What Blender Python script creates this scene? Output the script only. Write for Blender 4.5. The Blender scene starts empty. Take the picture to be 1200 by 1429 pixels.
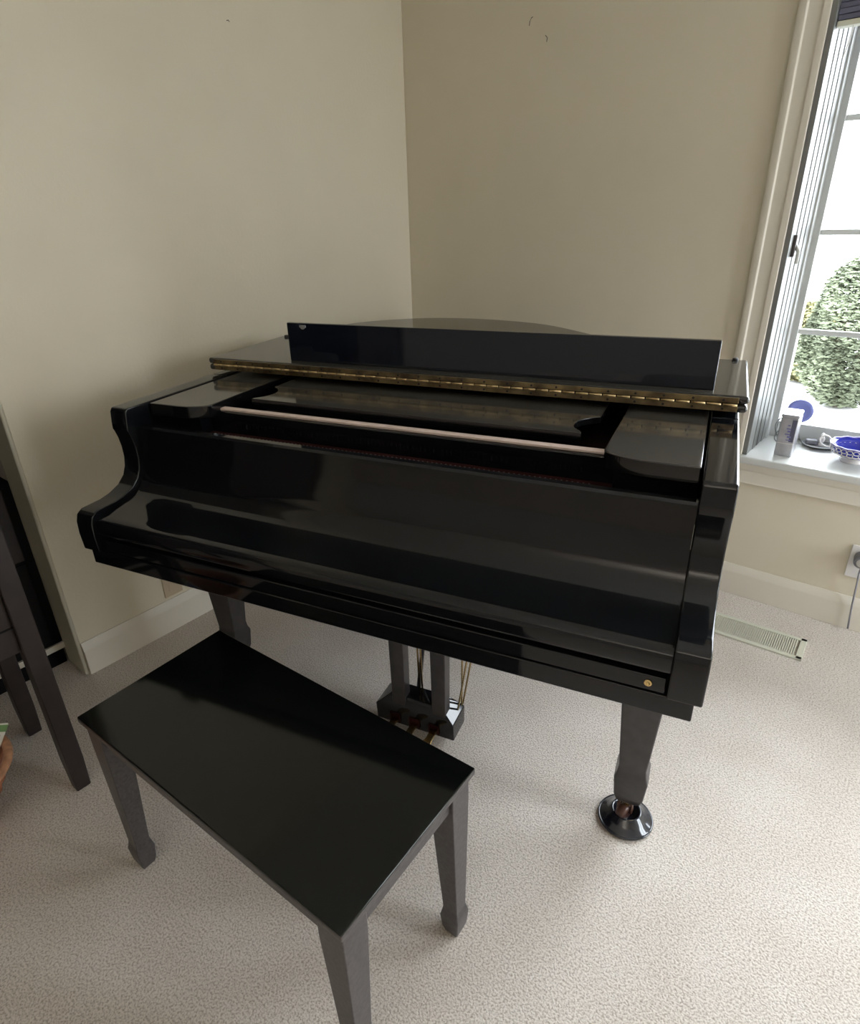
import bpy, bmesh, math, random
from mathutils import Vector, Matrix
random.seed(7)
C = bpy.context.scene.collection
PI = math.pi

# ------------------------------------------------------------ materials
def new_mat(name):
    m = bpy.data.materials.new(name); m.use_nodes = True
    nt = m.node_tree; b = nt.nodes['Principled BSDF']
    return m, nt, b
def setp(b, **k):
    for n, v in k.items():
        b.inputs[n.replace('_', ' ')].default_value = v
def col(r, g, b): return (r, g, b, 1)
def mat(name, c, rough=.5, metal=0, spec=.5, coat=0, coat_r=.05, bump=None, var=None):
    """bump=(scale,strength,distance)  var=(scale,amount)"""
    m, nt, b = new_mat(name)
    setp(b, Base_Color=col(*c), Roughness=rough, Metallic=metal)
    b.inputs['Specular IOR Level'].default_value = spec
    b.inputs['Coat Weight'].default_value = coat
    b.inputs['Coat Roughness'].default_value = coat_r
    tc = nt.nodes.new('ShaderNodeTexCoord')
    if bump:
        n = nt.nodes.new('ShaderNodeTexNoise'); n.inputs['Scale'].default_value = bump[0]; n.inputs['Detail'].default_value = 3
        bp = nt.nodes.new('ShaderNodeBump'); bp.inputs['Strength'].default_value = bump[1]; bp.inputs['Distance'].default_value = bump[2]
        nt.links.new(tc.outputs['Object'], n.inputs['Vector']); nt.links.new(n.outputs['Fac'], bp.inputs['Height'])
        nt.links.new(bp.outputs['Normal'], b.inputs['Normal'])
    if var:
        n = nt.nodes.new('ShaderNodeTexNoise'); n.inputs['Scale'].default_value = var[0]; n.inputs['Detail'].default_value = 4
        mp = nt.nodes.new('ShaderNodeMapRange'); mp.inputs['From Min'].default_value = .3; mp.inputs['From Max'].default_value = .7
        mp.inputs['To Min'].default_value = 1 - var[1]; mp.inputs['To Max'].default_value = 1 + var[1]
        mx = nt.nodes.new('ShaderNodeVectorMath'); mx.operation = 'SCALE'; mx.inputs[0].default_value = c
        nt.links.new(tc.outputs['Object'], n.inputs['Vector']); nt.links.new(n.outputs['Fac'], mp.inputs['Value'])
        nt.links.new(mp.outputs['Result'], mx.inputs['Scale']); nt.links.new(mx.outputs['Vector'], b.inputs['Base Color'])
    return m

M = {}
M['wall'] = mat('wall_paint', (.68, .622, .500), .75, spec=.25, bump=(90, .25, .002), var=(3, .02))
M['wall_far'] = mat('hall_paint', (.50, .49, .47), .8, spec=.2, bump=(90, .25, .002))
M['ceiling'] = mat('ceiling_paint', (.86, .84, .80), .9, spec=.2, bump=(60, .3, .003))
M['trim'] = mat('trim_paint', (.70, .655, .57), .4, spec=.4, bump=(30, .05, .001))
M['jamb'] = mat('jamb_paint', (.50, .47, .37), .45, spec=.4)
M['white'] = mat('window_paint', (.60, .61, .59), .35, bump=(25, .08, .001))
M['lacquer'] = mat('black_lacquer', (.0055, .0063, .0082), .07, spec=.45, bump=(6, .02, .002))
M['board_lacquer'] = mat('blue_black_lacquer', (.008, .0105, .018), .06, spec=.5)
M['lacquer_soft'] = mat('worn_black_lacquer', (.030, .027, .028), .3, spec=.6, bump=(250, .08, .0004), var=(40, .3))
M['lid'] = mat('lid_lacquer', (.050, .047, .040), .10, spec=.6, bump=(300, .03, .0003))
def dusty(name, base, dust, rough):
    m = mat(name, base, rough, spec=.6, bump=(300, .03, .0003))
    nt = m.node_tree; b = nt.nodes['Principled BSDF']; L = nt.links.new
    g = nt.nodes.new('ShaderNodeNewGeometry'); sp = nt.nodes.new('ShaderNodeSeparateXYZ'); L(g.outputs['True Normal'], sp.inputs[0])
    mp = nt.nodes.new('ShaderNodeMapRange'); mp.inputs['From Min'].default_value = .85; mp.inputs['From Max'].default_value = .99
    L(sp.outputs['Z'], mp.inputs['Value'])
    tc = nt.nodes.new('ShaderNodeTexCoord'); n = nt.nodes.new('ShaderNodeTexNoise'); n.inputs['Scale'].default_value = 260; n.inputs['Detail'].default_value = 3
    L(tc.outputs['Object'], n.inputs['Vector'])
    m2 = nt.nodes.new('ShaderNodeMapRange'); m2.inputs['From Min'].default_value = .3; m2.inputs['From Max'].default_value = .7; m2.inputs['To Min'].default_value = .7; m2.inputs['To Max'].default_value = 1
    L(n.outputs['Fac'], m2.inputs['Value'])
    mu = nt.nodes.new('ShaderNodeMath'); mu.operation = 'MULTIPLY'; L(mp.outputs['Result'], mu.inputs[0]); L(m2.outputs['Result'], mu.inputs[1])
    mx = nt.nodes.new('ShaderNodeMix'); mx.data_type = 'RGBA'; mx.inputs['A'].default_value = col(*base); mx.inputs['B'].default_value = col(*dust)
    L(mu.outputs[0], mx.inputs['Factor']); L(mx.outputs['Result'], b.inputs['Base Color'])
    return m
M['lid'] = dusty('dusty_lid_lacquer', (.006, .006, .007), (.075, .070, .060), .09)
M['bench_top'] = mat('bench_top_lacquer', (.0035, .0045, .0045), .09, spec=.4, bump=(350, .03, .0003))
M['bench'] = mat('bench_lacquer', (.060, .054, .056), .38, spec=.6, bump=(300, .15, .0006), var=(120, .35))
M['brass'] = mat('polished_brass', (.75, .55, .25), .25, metal=1)
M['felt'] = mat('red_felt', (.030, .008, .007), .95, spec=.1, bump=(200, .5, .002))
M['dark'] = mat('dark_interior', (.02, .012, .010), .7, spec=.2, var=(15, .4))
M['redwood'] = mat('dark_red_wood', (.07, .03, .022), .35, var=(25, .3))
M['palewood'] = mat('pale_pink_wood', (.68, .55, .50), .4, var=(60, .08))
M['rubber'] = mat('black_rubber', (.012, .012, .013), .6)
M['plastic_black'] = mat('glossy_black_plastic', (.010, .012, .020), .15, coat=.5)
M['darkwood'] = mat('espresso_wood', (.026, .019, .018), .42, spec=.4, bump=(120, .1, .0008), var=(20, .25))
M['blackwood'] = mat('near_black_wood', (.004, .0035, .004), .6, spec=.15)
M['cream'] = mat('cream_enamel', (.62, .62, .52), .35)
M['tan'] = mat('tan_plastic', (.52, .42, .30), .4)
M['plate_white'] = mat('white_plastic', (.72, .70, .68), .35)
M['grey_plastic'] = mat('grey_plastic', (.22, .22, .25), .4)
M['silver'] = mat('brushed_tin', (.50, .50, .53), .34, metal=.75, bump=(60, .1, .0006), var=(30, .15))
M['tin_dark'] = mat('dark_tin_print', (.10, .10, .15), .4, metal=.3)
M['tin_blue'] = mat('blue_tin_print', (.18, .18, .40), .4, metal=.2)
M['china'] = mat('white_china', (.80, .77, .76), .18, coat=.4)
M['blue'] = mat('cobalt_glaze', (.03, .04, .42), .15, coat=.6)
M['lilac'] = mat('lilac_glaze', (.30, .26, .55), .2, coat=.5)
M['dark_metal'] = mat('dark_metal', (.10, .09, .09), .45, metal=.8)
M['pewter'] = mat('grey_pewter', (.30, .31, .31), .4, metal=.4)
M['terracotta'] = mat('orange_wicker', (.40, .16, .08), .6, var=(60, .35))
M['rim_wicker'] = mat('pale_wicker', (.50, .26, .15), .5, var=(60, .25))
M['paper'] = mat('paper', (.72, .72, .66), .6)
M['green_print'] = mat('green_print', (.16, .30, .12), .5)
M['blue_print'] = mat('blue_print', (.08, .10, .28), .5)
M['vinyl'] = mat('darkened_vinyl', (.165, .168, .160), .45)  # liner tone darkened to offset the strong window light falling on it
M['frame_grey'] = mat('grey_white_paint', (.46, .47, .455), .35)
M['blind'] = mat('slate_blind', (.15, .15, .21), .8, spec=.2, bump=(150, .3, .001))
M['leaf'] = mat('pale_leaf', (.145, .165, .11), .7, spec=.15, var=(2, .45))
M['leaf2'] = mat('yellow_leaf', (.24, .23, .12), .7, spec=.15, var=(3, .35))
M['bark'] = mat('bark', (.12, .09, .06), .9)
M['ground'] = mat('pale_drive', (.45, .45, .44), .9, var=(1.5, .05))
M['lawn'] = mat('lawn_green', (.16, .24, .07), .9, var=(2, .3))
M['roof'] = mat('pale_roof', (.35, .35, .36), .8)
M['siding'] = mat('white_siding', (.75, .75, .74), .7)

# carpet: speckled loop pile
def carpet():
    m, nt, b = new_mat('beige_carpet'); L = nt.links.new
    setp(b, Roughness=.95); b.inputs['Specular IOR Level'].default_value = .1
    b.inputs['Sheen Weight'].default_value = .15
    tc = nt.nodes.new('ShaderNodeTexCoord')
    n1 = nt.nodes.new('ShaderNodeTexNoise'); n1.inputs['Scale'].default_value = 230; n1.inputs['Detail'].default_value = 5; n1.inputs['Roughness'].default_value = .65
    n2 = nt.nodes.new('ShaderNodeTexNoise'); n2.inputs['Scale'].default_value = 5; n2.inputs['Detail'].default_value = 4
    vo = nt.nodes.new('ShaderNodeTexVoronoi'); vo.inputs['Scale'].default_value = 420
    for n in (n1, n2, vo): L(tc.outputs['Object'], n.inputs['Vector'])
    cr = nt.nodes.new('ShaderNodeValToRGB')
    cr.color_ramp.elements[0].position = .36; cr.color_ramp.elements[0].color = col(.40, .34, .285)
    cr.color_ramp.elements[1].position = .55; cr.color_ramp.elements[1].color = col(.78, .72, .665)
    L(n1.outputs['Fac'], cr.inputs['Fac'])
    mx = nt.nodes.new('ShaderNodeMix'); mx.data_type = 'RGBA'; mx.blend_type = 'MULTIPLY'; mx.inputs['Factor'].default_value = .5
    cr2 = nt.nodes.new('ShaderNodeValToRGB')
    cr2.color_ramp.elements[0].position = .35; cr2.color_ramp.elements[0].color = col(.86, .83, .80)
    cr2.color_ramp.elements[1].position = .65; cr2.color_ramp.elements[1].color = col(1, 1, 1)
    L(n2.outputs['Fac'], cr2.inputs['Fac'])
    L(cr.outputs['Color'], mx.inputs['A']); L(cr2.outputs['Color'], mx.inputs['B'])
    L(mx.outputs['Result'], b.inputs['Base Color'])
    ad = nt.nodes.new('ShaderNodeMath'); ad.operation = 'ADD'
    L(n1.outputs['Fac'], ad.inputs[0]); ad.inputs[1].default_value = 0
    bp = nt.nodes.new('ShaderNodeBump'); bp.inputs['Strength'].default_value = .8; bp.inputs['Distance'].default_value = .006
    L(ad.outputs[0], bp.inputs['Height']); L(bp.outputs['Normal'], b.inputs['Normal'])
    return m
M['carpet'] = carpet()

# aged brass piano hinge: tarnish patches, evenly spaced screw heads and knuckle gaps
def hinge_mat(name, c0, c1):
    m, nt, b = new_mat(name); L = nt.links.new
    setp(b, Metallic=.9, Roughness=.33)
    tc = nt.nodes.new('ShaderNodeTexCoord')
    n = nt.nodes.new('ShaderNodeTexNoise'); n.inputs['Scale'].default_value = 22; n.inputs['Detail'].default_value = 6
    L(tc.outputs['Object'], n.inputs['Vector'])
    cr = nt.nodes.new('ShaderNodeValToRGB')
    cr.color_ramp.elements[0].position = .35; cr.color_ramp.elements[0].color = col(*c0)
    cr.color_ramp.elements[1].position = .65; cr.color_ramp.elements[1].color = col(*c1)
    L(n.outputs['Fac'], cr.inputs['Fac'])
    L(cr.outputs['Color'], b.inputs['Base Color'])
    return m
M['hinge'] = hinge_mat('aged_brass_hinge', (.13, .095, .06), (.36, .27, .14))
M['knuckle'] = hinge_mat('bright_brass_knuckle', (.30, .21, .10), (.66, .51, .28))

def glass():
    m, nt, b = new_mat('window_glass')
    nt.nodes.remove(b); out = nt.nodes['Material Output']
    t = nt.nodes.new('ShaderNodeBsdfTransparent'); g = nt.nodes.new('ShaderNodeBsdfGlossy'); g.inputs['Roughness'].default_value = .02
    f = nt.nodes.new('ShaderNodeFresnel'); f.inputs['IOR'].default_value = 1.25
    mx = nt.nodes.new('ShaderNodeMixShader')
    nt.links.new(f.outputs[0], mx.inputs[0]); nt.links.new(t.outputs[0], mx.inputs[1]); nt.links.new(g.outputs[0], mx.inputs[2])
    nt.links.new(mx.outputs[0], out.inputs['Surface'])
    return m
M['glass'] = glass()
def bluegl():
    m, nt, b = new_mat('blue_translucent_glass')
    setp(b, Base_Color=col(.30, .33, .70), Roughness=.15)
    b.inputs['Alpha'].default_value = .985
    tr = nt.nodes.new('ShaderNodeBsdfTranslucent'); tr.inputs['Color'].default_value = col(.16, .18, .30)
    mx = nt.nodes.new('ShaderNodeMixShader'); mx.inputs[0].default_value = .35
    out = nt.nodes['Material Output']
    nt.links.new(b.outputs[0], mx.inputs[1]); nt.links.new(tr.outputs[0], mx.inputs[2]); nt.links.new(mx.outputs[0], out.inputs['Surface'])
    return m
M['blueglass'] = bluegl()

# ------------------------------------------------------------ mesh helpers
def box(bm, x0, x1, y0, y1, z0, z1):
    vs = [bm.verts.new(p) for p in ((x0,y0,z0),(x1,y0,z0),(x1,y1,z0),(x0,y1,z0),(x0,y0,z1),(x1,y0,z1),(x1,y1,z1),(x0,y1,z1))]
    for f in ((0,3,2,1),(4,5,6,7),(0,1,5,4),(1,2,6,5),(2,3,7,6),(3,0,4,7)):
        bm.faces.new([vs[i] for i in f])
def prism(bm, poly, axis, a, b):
    """extrude a 2-D polygon along an axis from a to b. axis x: poly=(y,z); y: (x,z); z: (x,y)"""
    def P(p, t):
        return {'x': (t, p[0], p[1]), 'y': (p[0], t, p[1]), 'z': (p[0], p[1], t)}[axis]
    A = [bm.verts.new(P(p, a)) for p in poly]; B = [bm.verts.new(P(p, b)) for p in poly]
    n = len(poly)
    f1 = bm.faces.new(A); f2 = bm.faces.new(B[::-1])
    for i in range(n):
        bm.faces.new((A[i], B[i], B[(i+1) % n], A[(i+1) % n]))
def ring(bm, outer, inner, z0, z1):
    n = len(outer)
    V = [[bm.verts.new((p[0], p[1], z)) for p in q] for q in (outer, inner) for z in (z0, z1)]
    o0, o1, i0, i1 = V
    for i in range(n - 1):
        j = i + 1
        bm.faces.new((o0[i], o0[j], o1[j], o1[i])); bm.faces.new((i0[j], i0[i], i1[i], i1[j]))
        bm.faces.new((o1[i], o1[j], i1[j], i1[i])); bm.faces.new((o0[j], o0[i], i0[i], i0[j]))
    for i in (0, n - 1): bm.faces.new((o0[i], o1[i], i1[i], i0[i]))
def loft(bm, secs):
    """secs: list of (cx,cy,z,hx,hy) square sections"""
    prev = None; first = None
    for cx, cy, z, hx, hy in secs:
        r = [bm.verts.new((cx + sx*hx, cy + sy*hy, z)) for sx, sy in ((-1,-1),(1,-1),(1,1),(-1,1))]
        if prev:
            for i in range(4): bm.faces.new((prev[i], prev[(i+1)%4], r[(i+1)%4], r[i]))
        else: first = r
        prev = r
    bm.faces.new(first[::-1]); bm.faces.new(prev)
def lathe(bm, prof, cx=0, cy=0, n=32, sx=1, sy=1):
    rings = []
    for r, z in prof:
        if r < 1e-5: rings.append([bm.verts.new((cx, cy, z))])
        else: rings.append([bm.verts.new((cx + r*sx*math.cos(2*PI*k/n), cy + r*sy*math.sin(2*PI*k/n), z)) for k in range(n)])
    for a, b in zip(rings, rings[1:]):
        for k in range(n):
            j = (k+1) % n
            if len(a) == 1 and len(b) == 1: break
            if len(a) == 1: bm.faces.new((a[0], b[j], b[k]))
            elif len(b) == 1: bm.faces.new((a[k], a[j], b[0]))
            else: bm.faces.new((a[k], a[j], b[j], b[k]))
def tube(bm, pts, r, n=10, closed=False):
    pts = [Vector(p) for p in pts]; rings = []
    N = len(pts)
    for i, p in enumerate(pts):
        if closed: t = pts[(i+1) % N] - pts[i-1]
        else: t = pts[min(i+1, N-1)] - pts[max(i-1, 0)]
        t.normalize()
        u = t.cross(Vector((.3, .2, 1)) if abs(t.z) < .9 else Vector((1, .1, 0))).normalized(); v = t.cross(u)
        rings.append([bm.verts.new(p + u*r*math.cos(2*PI*k/n) + v*r*math.sin(2*PI*k/n)) for k in range(n)])
    prs = list(zip(rings, rings[1:])) + ([(rings[-1], rings[0])] if closed else [])
    for a, b in prs:
        for k in range(n): bm.faces.new((a[k], a[(k+1)%n], b[(k+1)%n], b[k]))
    if not closed: bm.faces.new(rings[0][::-1]); bm.faces.new(rings[-1])
def B(): return bmesh.new()
def smoothp(pts, sub=6):
    """Catmull-Rom through pts"""
    out = []
    P = [Vector(p) for p in pts]
    for i in range(len(P) - 1):
        p0 = P[max(i-1, 0)]; p1 = P[i]; p2 = P[i+1]; p3 = P[min(i+2, len(P)-1)]
        for k in range(sub):
            t = k / sub
            q = .5*((2*p1) + (p2-p0)*t + (2*p0-5*p1+4*p2-p3)*t*t + (3*p1-p0-3*p2+p3)*t**3)
            out.append(tuple(q))
    out.append(tuple(P[-1]))
    return out
ORG = {}
def obj(name, bm, m, parent=None, loc=(0,0,0), rotz=0, bevel=0, seg=2, smooth=False, shift=None):
    if parent is not None:
        r = parent
        while r.parent: r = r.parent
        o_ = ORG.get(r.name)
        if o_: bmesh.ops.translate(bm, verts=bm.verts[:], vec=-Vector(o_))
    bmesh.ops.recalc_face_normals(bm, faces=bm.faces[:])
    me = bpy.data.meshes.new(name); bm.to_mesh(me); bm.free()
    o = bpy.data.objects.new(name, me); C.objects.link(o)
    me.materials.append(M[m] if isinstance(m, str) else m)
    if parent is not None: o.parent = parent
    else: o.location = loc; o.rotation_euler = (0, 0, rotz)
    if smooth:
        for p in me.polygons: p.use_smooth = True
    if bevel:
        md = o.modifiers.new('bevel', 'BEVEL'); md.width = bevel; md.segments = seg; md.limit_method = 'ANGLE'; md.angle_limit = math.radians(35)
        md.harden_normals = False
        for p in me.polygons: p.use_smooth = True
        wn = o.modifiers.new('weighted', 'WEIGHTED_NORMAL'); wn.keep_sharp = True
    return o
def autosmooth(o, deg=30):
    me = o.data
    for p in me.polygons: p.use_smooth = True
    bm = bmesh.new(); bm.from_mesh(me)
    for e in bm.edges:
        if len(e.link_faces) == 2: e.smooth = e.calc_face_angle(0) < math.radians(deg)
    bm.to_mesh(me); bm.free()
    return o
def tag(o, label, cat, group=None):
    o['label'] = label; o['category'] = cat
    if group: o['group'] = group
    return o
def thing(name, label, cat, loc=(0,0,0), rotz=0, org=None):
    o = bpy.data.objects.new(name, None); C.objects.link(o); o.empty_display_size = .1
    o.location = loc; o.rotation_euler = (0, 0, rotz)
    if org is not None: ORG[o.name] = org
    return tag(o, label, cat)
def struct(o): o['kind'] = 'structure'; return o

# ------------------------------------------------------------ room (its own frame: a along the window wall, b outwards, z up)
TH = -0.2494; K = (0.0725, 1.8797, 0)
ex = Vector((math.cos(TH), math.sin(TH), 0)); ey = Vector((-math.sin(TH), math.cos(TH), 0)); KV = Vector(K)
def rw(a, b, z=0): return KV + ex*a + ey*b + Vector((0, 0, z))
def robj(name, bm, m, parent=None, **k):
    return obj(name, bm, m, parent, loc=K, rotz=TH, **k)
H = 2.45; EAST = 3.75; SOUTH = -5.2; WEND = -1.8195; WD0, WD1 = 1.545, 3.35; ZS, ZT = .573, 2.02; DEEP = .28

b_ = B(); box(b_, -3.6, EAST+.15, SOUTH-.15, .33, -.12, 0); struct(robj('floor', b_, 'carpet'))
b_ = B(); box(b_, -3.6, EAST+.15, SOUTH-.15, .33, H, H+.12); struct(robj('ceiling', b_, 'ceiling'))
b_ = B()
box(b_, -.12, WD0, 0, .33, 0, H); box(b_, WD1, EAST+.15, 0, .33, 0, H); box(b_, WD0, WD1, 0, .33, 0, ZS-.03); box(b_, WD0, WD1, 0, .33, ZT, H)
struct(robj('wall_right', b_, 'wall'))
b_ = B(); box(b_, -.12, 0, WEND, 0, 0, H); box(b_, -.12, 0, -3.75, WEND, 2.12, H); box(b_, -.12, 0, SOUTH, -3.75, 0, H)
struct(robj('wall_left', b_, 'wall', bevel=.004))
# painted end of the wall at the opening
b_ = B(); box(b_, -.128, .006, WEND-.012, WEND+.0, 0, 2.12); struct(robj('trim_1', b_, 'jamb', bevel=.004))
E0, E1, EZ0, EZ1 = -.95, -.12, .06, 2.08
b_ = B(); box(b_, EAST, EAST+.15, SOUTH, E0, 0, H); box(b_, EAST, EAST+.15, E1, 0, 0, H); box(b_, EAST, EAST+.15, E0, E1, 0, EZ0); box(b_, EAST, EAST+.15, E0, E1, EZ1, H)
struct(robj('wall_east', b_, 'wall'))
b_ = B(); box(b_, -3.6, EAST+.15, SOUTH-.15, SOUTH, 0, H); struct(robj('wall_back', b_, 'wall_far'))
b_ = B(); box(b_, -3.75, -3.6, SOUTH-.15, .33, 0, H); struct(robj('wall_hall', b_, 'wall_far'))
b_ = B(); box(b_, -3.6, -.12, -.1, .05, 0, H); struct(robj('wall_north', b_, 'wall_far'))

def baseboard(name, axis, a, b):
    prof = [(0, 0), (-.016, 0), (-.016, .092), (-.012, .098), (-.012, .108), (-.006, .118), (-.004, .125), (0, .125)]
    bm = B()
    if axis == 'right': prism(bm, prof, 'x', a, b)
    else:
        prism(bm, [(-p[0], p[1]) for p in prof], 'y', a, b)
    return struct(robj(name, bm, 'trim', bevel=.0015))
baseboard('baseboard_right', 'right', .016, EAST)
baseboard('baseboard_left', 'left', WEND+.002, 0)

# window
win = bpy.data.objects.new('window_1', None); C.objects.link(win); win.location = K; win.rotation_euler = (0, 0, TH); struct(win)
def wpart(name, bm, m, parent=None, **k): return obj(name, bm, m, parent or win, **k)
# moulded casing
def casing_prof(s): return [(0, 0), (0, -.016), (s*.008, -.02), (s*.022, -.02), (s*.026, -.014), (s*.060, -.014), (s*.064, -.018), (s*.082, -.018), (s*.085, 0)]
bm = B(); prism(bm, [(1.46 + p[0], p[1]) for p in casing_prof(1)], 'z', ZS-.03, ZT+.085)
wpart('casing', bm, 'trim', bevel=.0015)
bm = B(); prism(bm, [(WD1+.085 + p[0], p[1]) for p in casing_prof(-1)], 'z', ZS-.03, ZT+.085)
wpart('casing', bm, 'trim', bevel=.0015)
bm = B(); box(bm, 1.46, WD1+.085, -.019, 0, ZT, ZT+.085); wpart('casing', bm, 'trim', bevel=.004)
# jamb liner, sill, apron
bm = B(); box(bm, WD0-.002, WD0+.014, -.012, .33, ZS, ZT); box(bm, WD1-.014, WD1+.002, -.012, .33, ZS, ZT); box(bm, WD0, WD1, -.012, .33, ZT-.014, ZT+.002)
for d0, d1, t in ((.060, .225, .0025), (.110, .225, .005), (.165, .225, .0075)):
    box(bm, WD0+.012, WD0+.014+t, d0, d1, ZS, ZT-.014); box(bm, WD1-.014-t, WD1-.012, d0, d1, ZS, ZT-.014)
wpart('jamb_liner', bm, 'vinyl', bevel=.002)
bm = B(); box(bm, 1.475, WD1+.06, -.035, DEEP+.03, ZS-.028, ZS); wpart('window_sill', bm, 'white', bevel=.006)
bm = B(); prism(bm, [(0, ZS-.028), (-.024, ZS-.028), (-.020, ZS-.05), (-.012, ZS-.058), (-.012, ZS-.098), (-.016, ZS-.106), (0, ZS-.11)], 'x', 1.49, WD1+.04)
wpart('apron', bm, 'trim', bevel=.0015)
# sash frames with muntins
def sash(a0, a1):
    g0, g1 = a0+.034, a1-.034; zb, zt = ZS+.062, ZT-.05
    bm = B()
    box(bm, a0, g0, DEEP-.02, DEEP+.03, ZS, ZT-.014); box(bm, g1, a1, DEEP-.02, DEEP+.03, ZS, ZT-.014)
    box(bm, g0, g1, DEEP-.02, DEEP+.03, ZS, zb); box(bm, g0, g1, DEEP-.02, DEEP+.03, zt, ZT-.014)
    # stepped stop in front of the sash
    box(bm, a0, a0+.014, DEEP-.06, DEEP-.02, ZS, ZT-.014); box(bm, a1-.014, a1, DEEP-.06, DEEP-.02, ZS, ZT-.014)
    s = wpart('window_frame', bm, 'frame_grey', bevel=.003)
    for z in (.968, 1.297, 1.63):
        bm = B(); box(bm, g0, g1, DEEP-.006, DEEP+.012, z-.009, z+.009); obj('muntin', bm, 'white', s, bevel=.003)
    bm = B(); ac = g0 + .27; box(bm, ac-.008, ac+.008, DEEP-.004, DEEP+.010, zb, zt); obj('muntin', bm, 'white', s, bevel=.003)
    bm = B(); box(bm, g0-.004, g1+.004, DEEP+.002, DEEP+.006, zb-.004, zt+.004); obj('glass_pane', bm, 'glass', s)
sash(WD0+.014, 2.33); sash(2.37, WD1-.014)
bm = B(); box(bm, 2.33, 2.37, DEEP-.06, DEEP+.03, ZS, ZT-.014); wpart('mullion', bm, 'white', bevel=.004)
# casement latch on the left jamb
bm = B(); box(bm, WD0+.012, WD0+.024, .030, .044, 1.235, 1.30); wpart('latch', bm, 'dark_metal', bevel=.003)
bm = B(); tube(bm, [(WD0+.02, .05, 1.27), (WD0+.034, .04, 1.25), (WD0+.036, .03, 1.215)], .006); wpart('latch_lever', bm, 'white', smooth=True)
# door opening added out of view in the east wall for extra daylight
d1 = bpy.data.objects.new('added_door_1', None); C.objects.link(d1); d1.location = K; d1.rotation_euler = (0, 0, TH); struct(d1)
bm = B()
for u in (E0+.04, (E0+E1)/2, E1-.04): box(bm, EAST+.05, EAST+.09, u-.04, u+.04, EZ0, EZ1)
box(bm, EAST+.05, EAST+.09, E0, E1, EZ0, EZ0+.10); box(bm, EAST+.05, EAST+.09, E0, E1, EZ1-.08, EZ1)
obj('added_door_frame', bm, 'white', d1, bevel=.003)
# blind drawn up at the head of the window, with pull cord
bl = thing('window_blind', 'slate coloured blind drawn up at the top of the window', 'blind', K, TH)
bm = B()
z = ZT - .016
for i in range(12):
    z1 = z - .0135; box(bm, WD0+.016, WD1-.016, .004 + .004*(i % 2), .040 - .004*(i % 2), z1+.0015, z); z = z1
obj('folded_slats', bm, 'blind', bl, bevel=.001)
bm = B(); box(bm, WD0+.016, WD1-.016, .004, .042, z-.014, z); obj('bottom_rail', bm, 'cream', bl, bevel=.003)
bm = B(); tube(bm, [(1.60, .022, z-.012), (1.597, .022, z-.05), (1.590, .023, z-.085)], .0015, 6); obj('pull_cord', bm, 'plate_white', bl)

# wall plates
p = thing('wall_outlet', 'white electrical outlet with a round grey plug, under the window', 'outlet', rw(1.975, -.0005, .262), TH)
bm = B(); box(bm, -.037, .037, -.005, 0, -.062, .062); obj('cover_plate', bm, 'plate_white', p, bevel=.003)
bm = B(); lathe(bm, [(0, .045), (.018, .044), (.024, .038), (.026, 0)], n=28)
bmesh.ops.rotate(bm, verts=bm.verts[:], matrix=Matrix.Rotation(PI/2, 3, 'X')); bmesh.ops.translate(bm, verts=bm.verts[:], vec=(.002, -.004, .020))
obj('plug', bm, 'grey_plastic', p, smooth=True)
bm = B(); lathe(bm, [(0, .049), (.014, .0485), (.0145, .044)], n=28)
bmesh.ops.rotate(bm, verts=bm.verts[:], matrix=Matrix.Rotation(PI/2, 3, 'X')); bmesh.ops.translate(bm, verts=bm.verts[:], vec=(.002, -.004, .020))
obj('plug_face', bm, 'plate_white', p, smooth=True)
bm = B(); tube(bm, [(.004, -.02, -.005), (.004, -.028, -.03), (.008, -.026, -.09), (.012, -.024, -.16), (.02, -.03, -.25)], .003); obj('cord', bm, 'grey_plastic', p, smooth=True)
p = thing('wall_outlet', 'tan outlet plate low on the left wall behind the piano', 'outlet', rw(.0005, -1.462, .195), TH)
bm = B(); box(bm, 0, .005, -.036, .036, -.058, .058); obj('cover_plate', bm, 'tan', p, bevel=.003)
bm = B()
for z in (-.022, .022): box(bm, .005, .0065, -.016, .016, z-.014, z+.014)
obj('socket_face', bm, 'tan', p, bevel=.001)
# floor register
p = thing('floor_vent', 'cream metal floor register in the carpet below the window', 'vent', rw(1.735, -.25, 0), TH + .03)
bm = B(); box(bm, -.165, -.145, -.066, .066, 0, .008); box(bm, .145, .165, -.066, .066, 0, .008); box(bm, -.165, .165, -.066, -.050, 0, .008); box(bm, -.165, .165, .050, .066, 0, .008)
obj('frame', bm, 'cream', p, bevel=.002)
bm = B()
for i in range(42):
    x = -.142 + i*.00675; box(bm, x, x+.0042, -.050, .050, .001, .006)
obj('grille', bm, 'cream', p)
# small scuffs on the walls are marks in relief: chips of old filler
def scuff(a, b, zc, onleft, pts, label):
    bm = B()
    if onleft: tube(bm, [(.0005, b + q[0], zc + q[1]) for q in pts], .0012, 6)
    else: tube(bm, [(a + q[0], -.0005, zc + q[1]) for q in pts], .0012, 6)
    o = robj('wall_scuff', bm, 'darkwood'); tag(o, label, 'scuff mark')
scuff(0, -.863, 1.977, True, [(-.005, .002), (.002, .004), (.005, 0)], 'tiny dark scuff high on the left wall')
scuff(.594, 0, 2.007, False, [(-.004, -.012), (-.002, 0), (.004, .010), (.010, .012)], 'curved dark scratch high on the right wall, the upper of two')
scuff(.655, 0, 1.945, False, [(.002, .012), (.010, .004), (.008, -.008)], 'small dark scratch high on the right wall, the lower of two')

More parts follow.
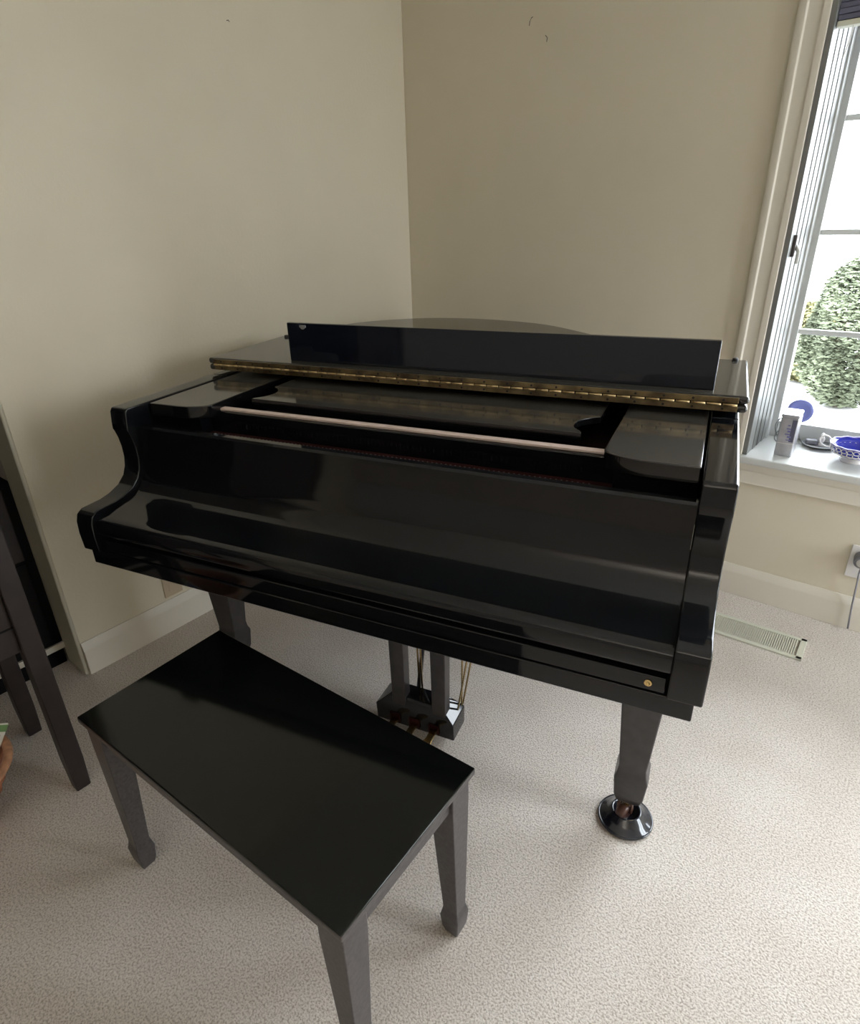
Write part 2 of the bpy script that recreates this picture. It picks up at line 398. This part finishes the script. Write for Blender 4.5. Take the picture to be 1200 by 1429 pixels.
# ------------------------------------------------------------ grand piano
W = 1.4903; LID = 1.019
OP = (W/2, .6, 0)
piano = thing('grand_piano', 'black lacquered baby grand piano with a brass hinged lid, in the corner', 'piano', OP, org=OP)
def part(name, bm, m, parent=None, **k): return obj(name, bm, m, parent or piano, **k)
TAIL = [(-.012, .5655), (-.012, .80), (-.012, 1.10), (-.010, 1.22), (.008, 1.33), (.05, 1.41), (.135, 1.495), (.285, 1.580), (.45, 1.606), (.61, 1.592), (.81, 1.525),
        (.97, 1.40), (1.12, 1.26), (1.28, 1.13), (1.42, 1.04), (1.482, .96), (1.502, .86), (1.502, .75), (1.502, .5655)]
tail = smoothp(TAIL, 4)
def inset(poly, d):
    c = Vector((.72, .85)); out = []
    n = len(poly)
    for i, p in enumerate(poly):
        t = Vector(poly[min(i+1, n-1)]) - Vector(poly[max(i-1, 0)]); t.normalize()
        nn = Vector((t.y, -t.x))
        out.append((p[0] + nn.x*d, p[1] + nn.y*d))
    return out
# arms + rim = case
AT = 1.0
arm = [(-.010, .637), (-.013, .685), (-.011, .718), (-.004, .737), (.012, .746), (.04, .7465), (.07, .747), (.10, .752), (.133, .764), (.156, .783), (.168, .806), (.173, .832), (.173, .860), (.169, .888), (.163, .908), (.160, .914), (.161, .930), (.165, .960), (.172, .970)]
armp = arm + [(.56, .970), (.56, .637)]
bm = B(); prism(bm, armp, 'x', 0, .057); prism(bm, armp, 'x', W-.057, W)
out = inset(tail, .012); out[0] = (0, .56); out[-1] = (W, .56); inn = inset(tail, .069); inn[0] = (.057, .56); inn[-1] = (W-.057, .56)
ring(bm, out, inn, .637, .970)
case = part('case', bm, 'lacquer', bevel=.004, seg=3)
# soundboard / bottom, closes the case
bm = B(); prism(bm, [(p[0], p[1]) for p in inset(tail, .06)], 'z', .70, .715); part('soundboard', bm, 'redwood')
# key bed, key slip, lock
bm = B(); box(bm, .0121, W-.0121, 0, .56, .593, .6345); part('key_bed', bm, 'lacquer', bevel=.003)
bm = B(); box(bm, .060, W-.060, .004, .024, .6345, .668); ks = part('key_slip', bm, 'lacquer', bevel=.003)
bm = B(); box(bm, .060, W-.060, .03, .16, .6345, .70); part('key_frame', bm, 'rubber')
bm = B(); lathe(bm, [(0, .0), (.003, .0), (.003, .0016), (.0062, .0016), (.0070, .0008), (.0070, -.004)], n=24)
bmesh.ops.rotate(bm, verts=bm.verts[:], matrix=Matrix.Rotation(PI/2, 3, 'X')); bmesh.ops.translate(bm, verts=bm.verts[:], vec=(1.401, .003, .652))
obj('lock', bm, 'brass', ks, smooth=True)
# closed fallboard: rounded nose, flat shelf, concave rise to its hinge line
fb = smoothp([(.002, .682), (-.003, .690), (-.004, .712), (.000, .724), (.012, .7295), (.04, .732), (.08, .737), (.112, .743), (.138, .753), (.160, .773), (.175, .803), (.183, .840), (.187, .875), (.190, .913)], 5)
fb += [(.196, .918), (.212, .918), (.218, .912), (.215, .85), (.200, .79), (.17, .745), (.13, .722), (.05, .708), (.02, .700), (.016, .684)]
bm = B(); prism(bm, fb, 'x', .0575, W-.0575); f = part('fallboard', bm, 'lacquer'); autosmooth(f, 35)
# end blocks with overhanging tops
def cheek(s):
    X = (lambda x: x) if s < 0 else (lambda x: W - x)
    pts = [(.0605, .245), (.150, .245)] + [(.150 + .052*1.75*math.sin(t*PI/2/8), .245 + .045*(1 - math.cos(t*PI/2/8))) for t in range(1, 9)] + [(.238, .50), (.238, .80), (.0605, .80)]
    bm = B(); prism(bm, [(X(p[0]), p[1]) for p in pts], 'z', .932, .9665)
    c = part('cheek_block', bm, 'lid', bevel=.003)
    bm = B(); box(bm, *sorted((X(.0605), X(.215))), .262, .60, .72, .932); obj('block_base', bm, 'lacquer', c)
cheek(-1); cheek(1)
# open well between the blocks: name board, pale strip, felt, pins
bm = B(); box(bm, .215, W-.215, .305, .332, .885, .9425); nb = part('name_board', bm, 'lacquer', bevel=.003)
bm = B(); box(bm, .236, W-.240, .316, .336, .9425, .9485); obj('pale_strip', bm, 'palewood', nb, bevel=.0015)
bm = B(); box(bm, .215, W-.215, .219, .305, .86, .886); kf = part('key_felt', bm, 'felt')
bm = B()
for i in range(88):
    x = .26 + i*(W-.52)/87
    lathe(bm, [(.0022, .884), (.0022, .896), (.0015, .898), (0, .899)], x, .262, n=8)
o = obj('pins', bm, 'dark_metal', kf, smooth=True); o['kind'] = 'stuff'
bm = B(); box(bm, .215, W-.215, .332, .80, .86, .88); part('well_floor', bm, 'dark')
bm = B(); box(bm, .06, W-.06, .80, .82, .72, .965); part('belly_rail', bm, 'dark')
# folded music desk
def desk_outline():
    xr = smoothp([(1.187, .372), (1.183, .384), (1.166, .405), (1.160, .430), (1.166, .462), (1.190, .49), (1.205, .50)], 4)
    left = [(W - p[0], p[1]) for p in xr][::-1]
    return xr + [(1.205, .74), (W-1.205, .74)] + left
bm = B(); prism(bm, desk_outline(), 'z', .949, .9655); d = part('music_desk', bm, 'lid', bevel=.003)
bm = B(); box(bm, .33, 1.16, .38, .395, .936, .949); obj('desk_ledge', bm, 'lacquer', d, bevel=.002)
# main lid, folded flap, hinge
def slab(bm, poly, z0, z1): prism(bm, poly, 'z', z0, z1)
bm = B(); slab(bm, tail, .9815, .9995); lid = part('lid', bm, 'lid', bevel=.0075, seg=4)
bm = B(); box(bm, -.0125, W+.0125, .5655, .955, 1.0010, LID); flap = part('lid_flap', bm, 'lid', bevel=.0075, seg=4)
hx0, hx1 = .012, W - .008
bm = B(); box(bm, hx0, hx1, .5625, .5665, .9845, .9965); box(bm, hx0, hx1, .5625, .5665, 1.0035, 1.0160)
hg = part('lid_hinge', bm, 'hinge', bevel=.0006)
bm = B(); n = 46; L_ = (hx1 - hx0)/n
for i in range(n):
    tube(bm, [(hx0 + i*L_ + .0015, .5605, 1.0), (hx0 + (i+1)*L_ - .0015, .5605, 1.0)], .0032, 10)
o = obj('hinge_knuckles', bm, 'knuckle', hg, smooth=True)
sb = B(); tube(sb, [(0, .5628, 0), (0, .5612, 0)], .0028, 10)
s0 = obj('hinge_screw', sb, 'darkwood', hg); zoff = s0.location.copy()
for i in range(24):
    x = hx0 + .03 + i*(hx1 - hx0 - .06)/23
    for z in (.9905, 1.0098):
        if i == 0 and z < 1: s0.location = (x, 0, z); continue
        o = s0.copy(); C.objects.link(o); o.parent = hg; o.location = (x, 0, z)
for x in (.020, W-.0185):
    bm = B(); lathe(bm, [(.0075, LID-.001), (.0075, LID+.004), (.006, LID+.007), (0, LID+.0075)], x, .936, n=20); obj('rubber_bumper', bm, 'rubber', flap, smooth=True)
# board standing on the folded flap
bm = B(); box(bm, .277, 1.430, .602, .616, LID, 1.129); ub = part('upright_board', bm, 'board_lacquer', bevel=.002)
bm = B(); box(bm, .322, .344, .600, .604, 1.117, 1.124); prism(bm, [(.324, 1.117), (.342, 1.117), (.337, 1.112), (.329, 1.112)], 'y', .600, .602); obj('clip', bm, 'silver', ub, bevel=.001)
# legs with casters
def leg(x, y, cup):
    z0 = .012 if cup else 0.001
    bm = B()
    loft(bm, [(x, y, .594, .053, .053), (x, y, .55, .052, .052), (x, y, .205, .0315, .0315), (x, y, .185, .0335, .0335), (x, y, .170, .0385, .0385), (x, y, .110, .034, .034), (x, y, .088, .028, .028), (x, y, .078, .022, .022)])
    lg = part('leg', bm, 'lacquer_soft', bevel=.004)
    bm = B(); lathe(bm, [(0, .082), (.019, .082), (.021, .076), (.012, .068), (.012, .060), (0, .058)], x, y, n=24); cs = obj('caster', bm, 'brass', lg, smooth=True)
    bm = B(); lathe(bm, [(0, -.011), (.018, -.011), (.0215, -.007), (.0215, .007), (.018, .011), (0, .011)], n=28)
    bmesh.ops.rotate(bm, verts=bm.verts[:], matrix=Matrix.Rotation(PI/2, 3, 'Y') @ Matrix.Rotation(.5, 3, 'X'))
    bmesh.ops.translate(bm, verts=bm.verts[:], vec=(x-.006, y-.01, z0+.0218)); 
    # fork
    tube(bm, [(x+.010, y, .066), (x+.012, y-.006, .05), (x+.010, y-.010, .036)], .004)
    tube(bm, [(x-.016, y, .066), (x-.020, y-.006, .05), (x-.020, y-.010, .036)], .004)
    bmesh.ops.translate(bm, verts=bm.verts[:], vec=(0, 0, 0))
    obj('caster_wheel', bm, 'redwood', lg, smooth=True)
LRX, LRY = W-.097, .266
leg(.121, .328, False); leg(LRX, LRY, True); leg(.60, 1.25, False)
# pedal lyre
ly = bpy.data.objects.new('pedal_lyre', None); C.objects.link(ly); ly.parent = piano
def lp(name, bm, m, **k): return obj(name, bm, m, ly, **k)
LX0, LX1 = .664, .912
for x0 in (.716, .843):
    bm = B(); loft(bm, [(x0+.022, .325, .10, .021, .018), (x0+.022, .325, .45, .023, .020), (x0+.022, .325, .594, .026, .022)]); lp('lyre_post', bm, 'lacquer_soft', bevel=.003)
# box with sloping top
bm = B()
z0, z1, z2 = .028, .088, .128
v = [(LX0, .305, z0), (LX1, .305, z0), (LX1, .390, z0), (LX0, .390, z0), (LX0, .300, z1), (LX1, .300, z1), (LX1, .392, z1), (LX0, .392, z1), (LX0+.045, .318, z2), (LX1-.045, .318, z2), (LX1-.045, .372, z2), (LX0+.045, .372, z2)]
v = [bm.verts.new(p) for p in v]
for q in ((3,2,1,0),(0,1,5,4),(1,2,6,5),(2,3,7,6),(3,0,4,7),(4,5,9,8),(5,6,10,9),(6,7,11,10),(7,4,8,11),(8,9,10,11)): bm.faces.new([v[i] for i in q])
lp('pedal_box', bm, 'lacquer', bevel=.003)
for i in range(3):
    x = .728 + i*.062
    bm = B(); box(bm, x-.016, x+.016, .3015, .3035, .040, .070); box(bm, x-.016, x-.012, .2975, .3015, .038, .072); box(bm, x+.012, x+.016, .2975, .3015, .038, .072); box(bm, x-.016, x+.016, .2975, .3015, .068, .073)
    lp('pedal_felt', bm, 'felt')
    bm = B()
    pts = [(x-.010, .302), (x-.010, .265), (x-.016, .235), (x-.014, .218), (x, .208), (x+.014, .218), (x+.016, .235), (x+.010, .265), (x+.010, .302)]
    prism(bm, pts, 'z', .046, .054)
    lp('pedal', bm, 'brass', bevel=.0025)
for (a, c) in (((.790, .345, .11), (.782, .345, .594)), ((.797, .350, .11), (.788, .35, .594)), ((.835, .345, .11), (.828, .345, .594)), ((.905, .385, .09), (.905, .40, .594)), ((.905, .395, .09), (.955, .50, .594)), ((.925, .39, .09), (.967, .40, .594))):
    if a[0] > .91: a = (.902, .36, .09)
    bm = B(); tube(bm, [a, c], .0028, 8); lp('pedal_rod', bm, 'brass', smooth=True)
bm = B(); tube(bm, [(.76, .40, .10), (.745, .62, .70)], .007, 10); lp('brace_rod', bm, 'lacquer_soft', smooth=True)

# caster cup
p = thing('caster_cup', 'round black caster cup under the right front piano leg', 'caster cup', (LRX, LRY, 0))
bm = B(); lathe(bm, [(0, 0), (.061, 0), (.065, .003), (.065, .008), (.061, .011), (.052, .017), (.043, .024), (.036, .034), (.033, .036), (.030, .032), (.027, .016), (.024, .0115), (0, .0115)], n=48)
obj('cup', bm, 'plastic_black', p, smooth=True)
bm = B(); tube(bm, [(.0640*math.cos(t*PI/24), .0640*math.sin(t*PI/24), .007) for t in range(48)], .003, 8, closed=True); obj('rim', bm, 'plastic_black', p, smooth=True)

# ------------------------------------------------------------ bench
BX, BY, BT, BW, BD, BH = .3228, -.3406, -.1997, .7547, .3642, .4709
bench = thing('piano_bench', 'black rectangular piano bench with tapered legs, in front of the piano', 'bench', (BX, BY, 0), BT)
bm = B(); box(bm, 0, BW, 0, BD, BH-.017, BH); t = obj('seat_top', bm, 'bench_top', bench, bevel=.0025)
bm = B(); box(bm, -.0006, BW+.0006, -.0006, BD+.0006, BH-.016, BH-.0025); obj('seat_edge', bm, 'bench', t, bevel=.003)
bm = B()
ai = .016; az0, az1 = BH-.070, BH-.0175
box(bm, .05, BW-.05, ai, ai+.016, az0, az1); box(bm, .05, BW-.05, BD-ai-.016, BD-ai, az0, az1)
box(bm, ai, ai+.016, .05, BD-.06, az0, az1); box(bm, BW-ai-.016, BW-ai, .05, BD-.06, az0, az1)
box(bm, .03, BW-.03, .03, BD-.03, az0+.006, az0+.010)
obj('apron', bm, 'bench', bench, bevel=.002)
for sx in (0, 1):
    for sy in (0, 1):
        def X(v): return (v if not sx else BW - v)
        def Y(v): return (v if not sy else BD - v)
        bm = B(); h = .0275
        secs = [(BH-.0175, h, h+.008), (BH-.075, h, h+.008), (.085, .0175, .0300), (.072, .0195, .030), (.058, .0225, .030), (.020, .0195, .030), (0, .0150, .030)]
        loft(bm, [(X(c), Y(c), z, hh, hh) for z, hh, c in secs])
        obj('leg', bm, 'bench', bench, bevel=.0025)

# ------------------------------------------------------------ dark table-like cabinet at the left edge
cab = thing('side_cabinet', 'dark brown wooden cabinet on square legs at the left edge', 'cabinet', rw(.458, -2.052), TH)
fx, fy = .0, .0
hl = .022
for (cx, cy) in ((-.0, 0), (-.325, 0), (-.0, -.85), (-.325, -.85)):
    bm = B(); loft(bm, [(cx, cy, 0, hl*.85, hl*.85), (cx, cy, .10, hl, hl), (cx, cy, 1.05, hl, hl)]); obj('leg', bm, 'darkwood', cab, bevel=.003)
bm = B(); box(bm, -.008, .006, -.828, -.022, .475, 1.05); obj('side_panel', bm, 'darkwood', cab, bevel=.002)
bm = B(); box(bm, -.303, -.022, -.012, 0, .475, 1.05); obj('front_panel', bm, 'blackwood', cab, bevel=.002)
bm = B(); box(bm, -.012, .0085, -.828, -.022, .545, .549); obj('panel_groove', bm, 'blackwood', cab)
bm = B(); box(bm, -.31, 0, -.84, -.01, .475, .49); obj('bottom_board', bm, 'darkwood', cab)
bm = B(); box(bm, -.36, .035, -.885, .035, 1.05, 1.075); obj('cabinet_top', bm, 'darkwood', cab, bevel=.003)

# black cabinet standing in the opening behind it
bc = thing('storage_cabinet', 'black low cabinet with a pale bottom strip in the doorway behind the left wall', 'cabinet', rw(-.30, -2.35), TH)
bm = B(); box(bm, -.18, .17, -.50, .515, .0, .062); obj('plinth', bm, 'blackwood', bc, bevel=.002)
bm = B(); box(bm, -.18, .183, -.50, .520, .064, .088); obj('pale_strip', bm, 'trim', bc, bevel=.003)
bm = B(); box(bm, -.18, .178, -.50, .518, .090, .700); obj('carcass', bm, 'blackwood', bc, bevel=.003)
bm = B(); box(bm, .178, .184, .02, .49, .11, .42); obj('door', bm, 'blackwood', bc, bevel=.003)
bm = B(); box(bm, .178, .184, .02, .49, .43, .68); obj('drawer', bm, 'darkwood', bc, bevel=.003)
bm = B(); lathe(bm, [(0, .02), (.008, .018), (.008, .01), (.004, .006), (.004, 0)], n=16)
bmesh.ops.rotate(bm, verts=bm.verts[:], matrix=Matrix.Rotation(PI/2, 3, 'Y')); bmesh.ops.translate(bm, verts=bm.verts[:], vec=(.184, .40, .60)); obj('knob', bm, 'cream', bc, smooth=True)

# basket with a booklet at the left edge
bk = (-.137, -.452, 0)
p = thing('wicker_basket', 'orange wicker basket on the carpet at the bottom left edge', 'basket', bk)
def bkr(z): return .062 + .088*(z/.20)**1.2
prof = [(0, .004), (.058, .004)] + [(bkr(z), z) for z in (.01, .05, .09, .13, .17, .20)] + [(bkr(z)-.008, z) for z in (.20, .17, .13, .09, .05, .02)] + [(0, .016)]
bm = B(); lathe(bm, prof, n=48); obj('bowl', bm, 'terracotta', p, smooth=True)
for i in range(10):
    z = .012 + i*.018; r = bkr(z) + .002
    bm = B(); tube(bm, [(r*(1 + .02*(-1)**(k+i))*math.cos(2*PI*k/36), r*(1 + .02*(-1)**(k+i))*math.sin(2*PI*k/36), z) for k in range(36)], .006, 6, closed=True)
    obj('woven_band', bm, 'terracotta', p, smooth=True)
bm = B(); tube(bm, [(.150*math.cos(2*PI*k/40), .150*math.sin(2*PI*k/40), .197) for k in range(40)], .011, 8, closed=True); obj('rim', bm, 'rim_wicker', p, smooth=True)
BKL = (-.129, -.414, .125)
q = thing('booklet', 'white booklet with green and blue print sticking up out of the basket', 'booklet', BKL, 1.18)
q.rotation_euler = (0, .55, 1.18)
bm = B(); box(bm, -.055, .045, -.003, .003, 0, .18); obj('pages', bm, 'paper', q, bevel=.001)
bm = B(); box(bm, -.055, .045, -.0042, -.0031, .158, .177); obj('green_band', bm, 'green_print', q)
bm = B(); box(bm, -.045, .035, -.0042, -.0031, .06, .148); obj('blue_panel', bm, 'blue_print', q)

# ------------------------------------------------------------ on the sill
p = thing('tin_caddy', 'tall grey metal tin with a wire side handle on the window sill', 'tin', rw(1.660, .088, ZS), TH + .04)
bm = B(); box(bm, -.0275, .0275, -.045, .045, 0, .140); tn = obj('tin_body', bm, 'silver', p, bevel=.004)
bm = B(); box(bm, -.0285, .0285, -.046, .046, .140, .152); obj('tin_lid', bm, 'silver', p, bevel=.004)
bm = B(); box(bm, .009, .0235, -.0458, -.0450, .055, .135); obj('dark_label', bm, 'tin_dark', tn)
bm = B()
for (x, z, w_, h_) in ((-.004, .100, .014, .004), (.0, .090, .010, .006), (-.006, .080, .016, .004), (.002, .070, .012, .006), (-.002, .112, .008, .004), (.0, .060, .014, .003)):
    box(bm, x, x + w_, -.0466, -.0458, z, z + h_)
obj('lettering', bm, 'tin_blue', tn)
bm = B(); box(bm, -.0275, .0275, -.0456, -.0450, .047, .049); obj('label_line', bm, 'plate_white', tn)
bm = B(); tube(bm, smoothp([(-.028, -.01, .130), (-.040, -.014, .118), (-.044, -.018, .095), (-.036, -.016, .070), (-.029, -.012, .062)], 4), .0018, 8)
tube(bm, smoothp([(-.028, .015, .075), (-.038, .012, .066), (-.042, .010, .045), (-.030, .008, .03)], 4), .0015, 8)
obj('wire_handle', bm, 'pewter', p, smooth=True)
# blue glass disc leaning on the pane
p = thing('glass_disc', 'pale blue round glass disc leaning on the window pane behind the tin', 'glass disc', rw(1.658, DEEP-.024, ZS+.112), TH)
bm = B(); lathe(bm, [(0, -.003), (.030, -.003), (.034, -.0055), (.042, -.0055), (.044, 0), (.042, .0055), (.034, .0055), (.030, .003), (0, .003)], n=40)
bmesh.ops.rotate(bm, verts=bm.verts[:], matrix=Matrix.Rotation(PI/2, 3, 'X')); obj('disc', bm, 'blueglass', p, smooth=True)
bm = B(); lathe(bm, [(0, -.0068), (.010, -.0066), (.012, -.0032)], n=16); bmesh.ops.rotate(bm, verts=bm.verts[:], matrix=Matrix.Rotation(-PI/2, 3, 'X')); bmesh.ops.translate(bm, verts=bm.verts[:], vec=(0, -.0, 0)); obj('boss', bm, 'blueglass', p, smooth=True)
bm = B(); tube(bm, [(-.02, .004, -.111), (0, .004, -.044), (.02, .004, -.111)], .0022, 8); obj('wire_stand', bm, 'pewter', p)
# pewter dish with trinkets
p = thing('pewter_dish', 'small grey pewter dish on the window sill behind the blue bowl', 'dish', rw(1.748, .225, ZS), TH)
bm = B(); lathe(bm, [(0, .001), (.030, .001), (.034, .004), (.058, .010), (.060, .013), (.057, .0125), (.032, .007), (0, .005)], n=40); obj('plate', bm, 'pewter', p, smooth=True)
q = tag(obj('trinket_box', (lambda bm: (box(bm, -.019, .019, -.013, .013, 0, .02), bm)[1])(B()), 'grey_plastic', None, loc=rw(1.722, .215, ZS+.0058), rotz=TH+.3, bevel=.005), 'dark grey trinket box at the left of the pewter dish', 'trinket box')
p = thing('figurine', 'little white figurine standing in the pewter dish', 'figurine', rw(1.752, .222, ZS+.0058), TH)
bm = B(); lathe(bm, [(0, 0), (.010, 0), (.011, .004), (.005, .010), (.009, .018), (.010, .026), (.006, .033), (0, .035)], n=20); obj('figurine_body', bm, 'china', p, smooth=True)
bm = B(); lathe(bm, [(0, .0325), (.006, .034), (.0075, .040), (.005, .046), (0, .048)], n=16); obj('figurine_head', bm, 'china', p, smooth=True)
q = tag(obj('spoon', (lambda bm: (tube(bm, [(-.03, 0, .003), (0, .002, .006), (.035, .004, .010)], .003, 8), lathe(bm, [(0, .0), (.009, .002), (.011, .005), (.009, .006), (0, .003)], -.036, -.001, 18), bm)[2])(B()), 'silver', None, loc=rw(1.782, .235, ZS+.012), rotz=TH, smooth=True), 'silver spoon lying across the pewter dish', 'spoon')
# blue bowl
p = thing('china_bowl', 'cobalt blue bowl with a white openwork outside and ring handles on the sill', 'bowl', rw(1.865, .125, ZS), TH)
R_ = .078
bm = B(); lathe(bm, [(0, .014), (.035, .014), (.060, .026), (.072, .044), (R_, .060), (.0765, .061), (.070, .046), (.057, .030), (.034, .0185), (0, .0175)], n=48); bw = obj('bowl_inside', bm, 'blue', p, smooth=True)
bm = B(); tube(bm, [((R_+.001*math.cos(12*2*PI*k/96))*math.cos(2*PI*k/96), (R_+.001*math.cos(12*2*PI*k/96))*math.sin(2*PI*k/96), .0605 + .0012*math.cos(12*2*PI*k/96)) for k in range(96)], .0028, 8, closed=True); obj('rim', bm, 'lilac', p, smooth=True)
bm = B()
for k in range(26):
    a = 2*PI*k/26
    for rr, zz in ((.0765, .050), (.069, .037)):
        pts = [( (rr*math.cos(a) - math.sin(a)*.0085*math.cos(t*PI/5)), (rr*math.sin(a) + math.cos(a)*.0085*math.cos(t*PI/5)), zz + .0065*math.sin(t*PI/5)) for t in range(10)]
        tube(bm, pts, .0014, 5, closed=True)
lathe(bm, [(.034, .0), (.040, .0), (.040, .004), (.034, .010), (.036, .015), (.052, .021), (.066, .031), (.066, .033), (.050, .0245), (.030, .0165), (.030, .004), (.034, 0)], n=40)
obj('openwork', bm, 'china', p, smooth=True)
for s in (-1, 1):
    bm = B(); tube(bm, smoothp([(s*.074, 0, .058), (s*.085, 0, .072), (s*.101, 0, .074), (s*.110, 0, .060), (s*.104, 0, .044), (s*.088, 0, .036), (s*.070, 0, .040)], 4), .0026, 8); obj('handle', bm, 'china', p, smooth=True)

# ------------------------------------------------------------ outdoors
b_ = B(); box(b_, -40, 40, -40, 60, -.62, -.50); gr = robj('ground', b_, 'ground'); gr['kind'] = 'structure'
def shrub(a, b, rx, rz, n, m, label, g='shrubs beyond the driveway'):
    loc = rw(a, b, -.5)
    s = thing('shrub', label, 'shrub', loc, random.random()*6)
    s['group'] = g
    bm = B()
    for _ in range(n):
        u = random.uniform(-1, 1); t = random.uniform(0, 2*PI); rr = random.uniform(.72, 1.04)**.6
        rad = math.sqrt(1-u*u)
        lump = 1 + .13*math.sin(3*t + u*4) + .08*math.sin(7*t)
        c = Vector((rx*rad*math.cos(t)*rr*lump, rx*rad*math.sin(t)*rr*lump, rz*.52 + rz*.52*u*rr))
        if c.z < .02: c.z = .02 + random.random()*.1
        q = Matrix.Rotation(random.random()*6, 3, 'Z') @ Matrix.Rotation(random.random()*3, 3, 'X')
        l, w_ = random.uniform(.022, .042), random.uniform(.010, .018)
        vs = [bm.verts.new(c + q @ Vector(v_)) for v_ in ((-l, 0, 0), (0, -w_, .01), (l, 0, 0), (0, w_, .01))]
        bm.faces.new(vs)
    obj('foliage', bm, m, s)
    bm = B()
    for k in range(4):
        tube(bm, [(0, 0, 0), (.1*math.cos(k*1.6), .1*math.sin(k*1.6), rz*.3), (.5*rx*math.cos(k*1.6), .5*rx*math.sin(k*1.6), rz*.6)], .03, 6)
    obj('stem', bm, 'bark', s)
shrub(1.36, 5.0, .42, 1.36, 16000, 'leaf', 'rounded green shrub outside the window, right of the yellow one')
shrub(.86, 5.9, .34, .85, 8000, 'leaf2', 'low yellow green shrub outside at the left edge of the panes')

# ------------------------------------------------------------ light: overcast sky through the window
w = bpy.data.worlds.new('World'); bpy.context.scene.world = w; w.use_nodes = True
nt = w.node_tree; bg = nt.nodes['Background']
tc = nt.nodes.new('ShaderNodeTexCoord'); sp = nt.nodes.new('ShaderNodeSeparateXYZ'); nt.links.new(tc.outputs['Generated'], sp.inputs[0])
cr = nt.nodes.new('ShaderNodeValToRGB')
cr.color_ramp.elements[0].position = .0; cr.color_ramp.elements[0].color = col(.60, .64, .67)
cr.color_ramp.elements[1].position = .6; cr.color_ramp.elements[1].color = col(.87, .94, 1.0)
nt.links.new(sp.outputs['Z'], cr.inputs[0]); nt.links.new(cr.outputs[0], bg.inputs['Color'])
bg.inputs['Strength'].default_value = 19.0

def area(name, loc, rot, sx, sy, power, c=(1, 1, 1), portal=False):
    l = bpy.data.lights.new(name, 'AREA'); l.shape = 'RECTANGLE'; l.size = sx; l.size_y = sy; l.energy = power; l.color = c
    o = bpy.data.objects.new(name, l); C.objects.link(o); o.location = loc; o.rotation_euler = rot
    if portal: l.cycles.is_portal = True
    return o
# portal over the window opening (guides the sky light in; gives none itself)
area('added_door_portal', rw(EAST+.13, (E0+E1)/2, (EZ0+EZ1)/2), (0, 0, 0), EZ1-EZ0, E1-E0, 1, portal=True).rotation_euler = (0, PI/2, TH)
area('window_portal', rw((WD0+WD1)/2, DEEP+.045, (ZS+ZT)/2), (PI/2, 0, TH + 0), WD1-WD0, ZT-ZS, 1, portal=True).rotation_euler = (-PI/2, 0, TH)
# unseen upward fill light, added behind the camera to brighten the walls
def fill_light(loc, power, r=.16, c=(1, .86, .68)):
    l = bpy.data.lights.new('added_uplight', 'AREA'); l.shape = 'DISK'; l.size = r*2; l.energy = power; l.color = c
    o = bpy.data.objects.new('added_uplight', l); C.objects.link(o); o.location = loc
    return o
up_ = fill_light(rw(2.6, -3.9, 1.75), 17, .2, (1, .92, .82)); up_.rotation_euler = (PI, 0, 0)

# ------------------------------------------------------------ camera
f = 864.45; yaw, pitch, roll = -.4565, -.4393, -.0391
fwd = Vector((math.sin(yaw)*math.cos(pitch), math.cos(yaw)*math.cos(pitch), math.sin(pitch)))
rt = Vector((math.cos(yaw), -math.sin(yaw), 0)); up = rt.cross(fwd)
r2 = rt*math.cos(roll) + up*math.sin(roll); u2 = -rt*math.sin(roll) + up*math.cos(roll)
cam = bpy.data.cameras.new('Camera'); co = bpy.data.objects.new('Camera', cam); C.objects.link(co)
mt = Matrix((r2, u2, -fwd)).transposed().to_4x4(); mt.translation = Vector((1.4171, -.9192, 1.4)); co.matrix_world = mt
cam.sensor_fit = 'AUTO'; cam.sensor_width = 36; cam.lens = f/1429*36
cam.shift_x = 21.518/1429; cam.shift_y = -8.1433/1429; cam.clip_start = .02
sc = bpy.context.scene; sc.camera = co
sc.view_settings.view_transform = 'Standard'; sc.view_settings.look = 'None'; sc.view_settings.gamma = 1; sc.view_settings.use_curve_mapping = False
sc.view_settings.exposure = 0.0
sc.cycles.max_bounces = 10; sc.cycles.diffuse_bounces = 7; sc.cycles.sample_clamp_indirect = 8
sc.cycles.use_denoising = True
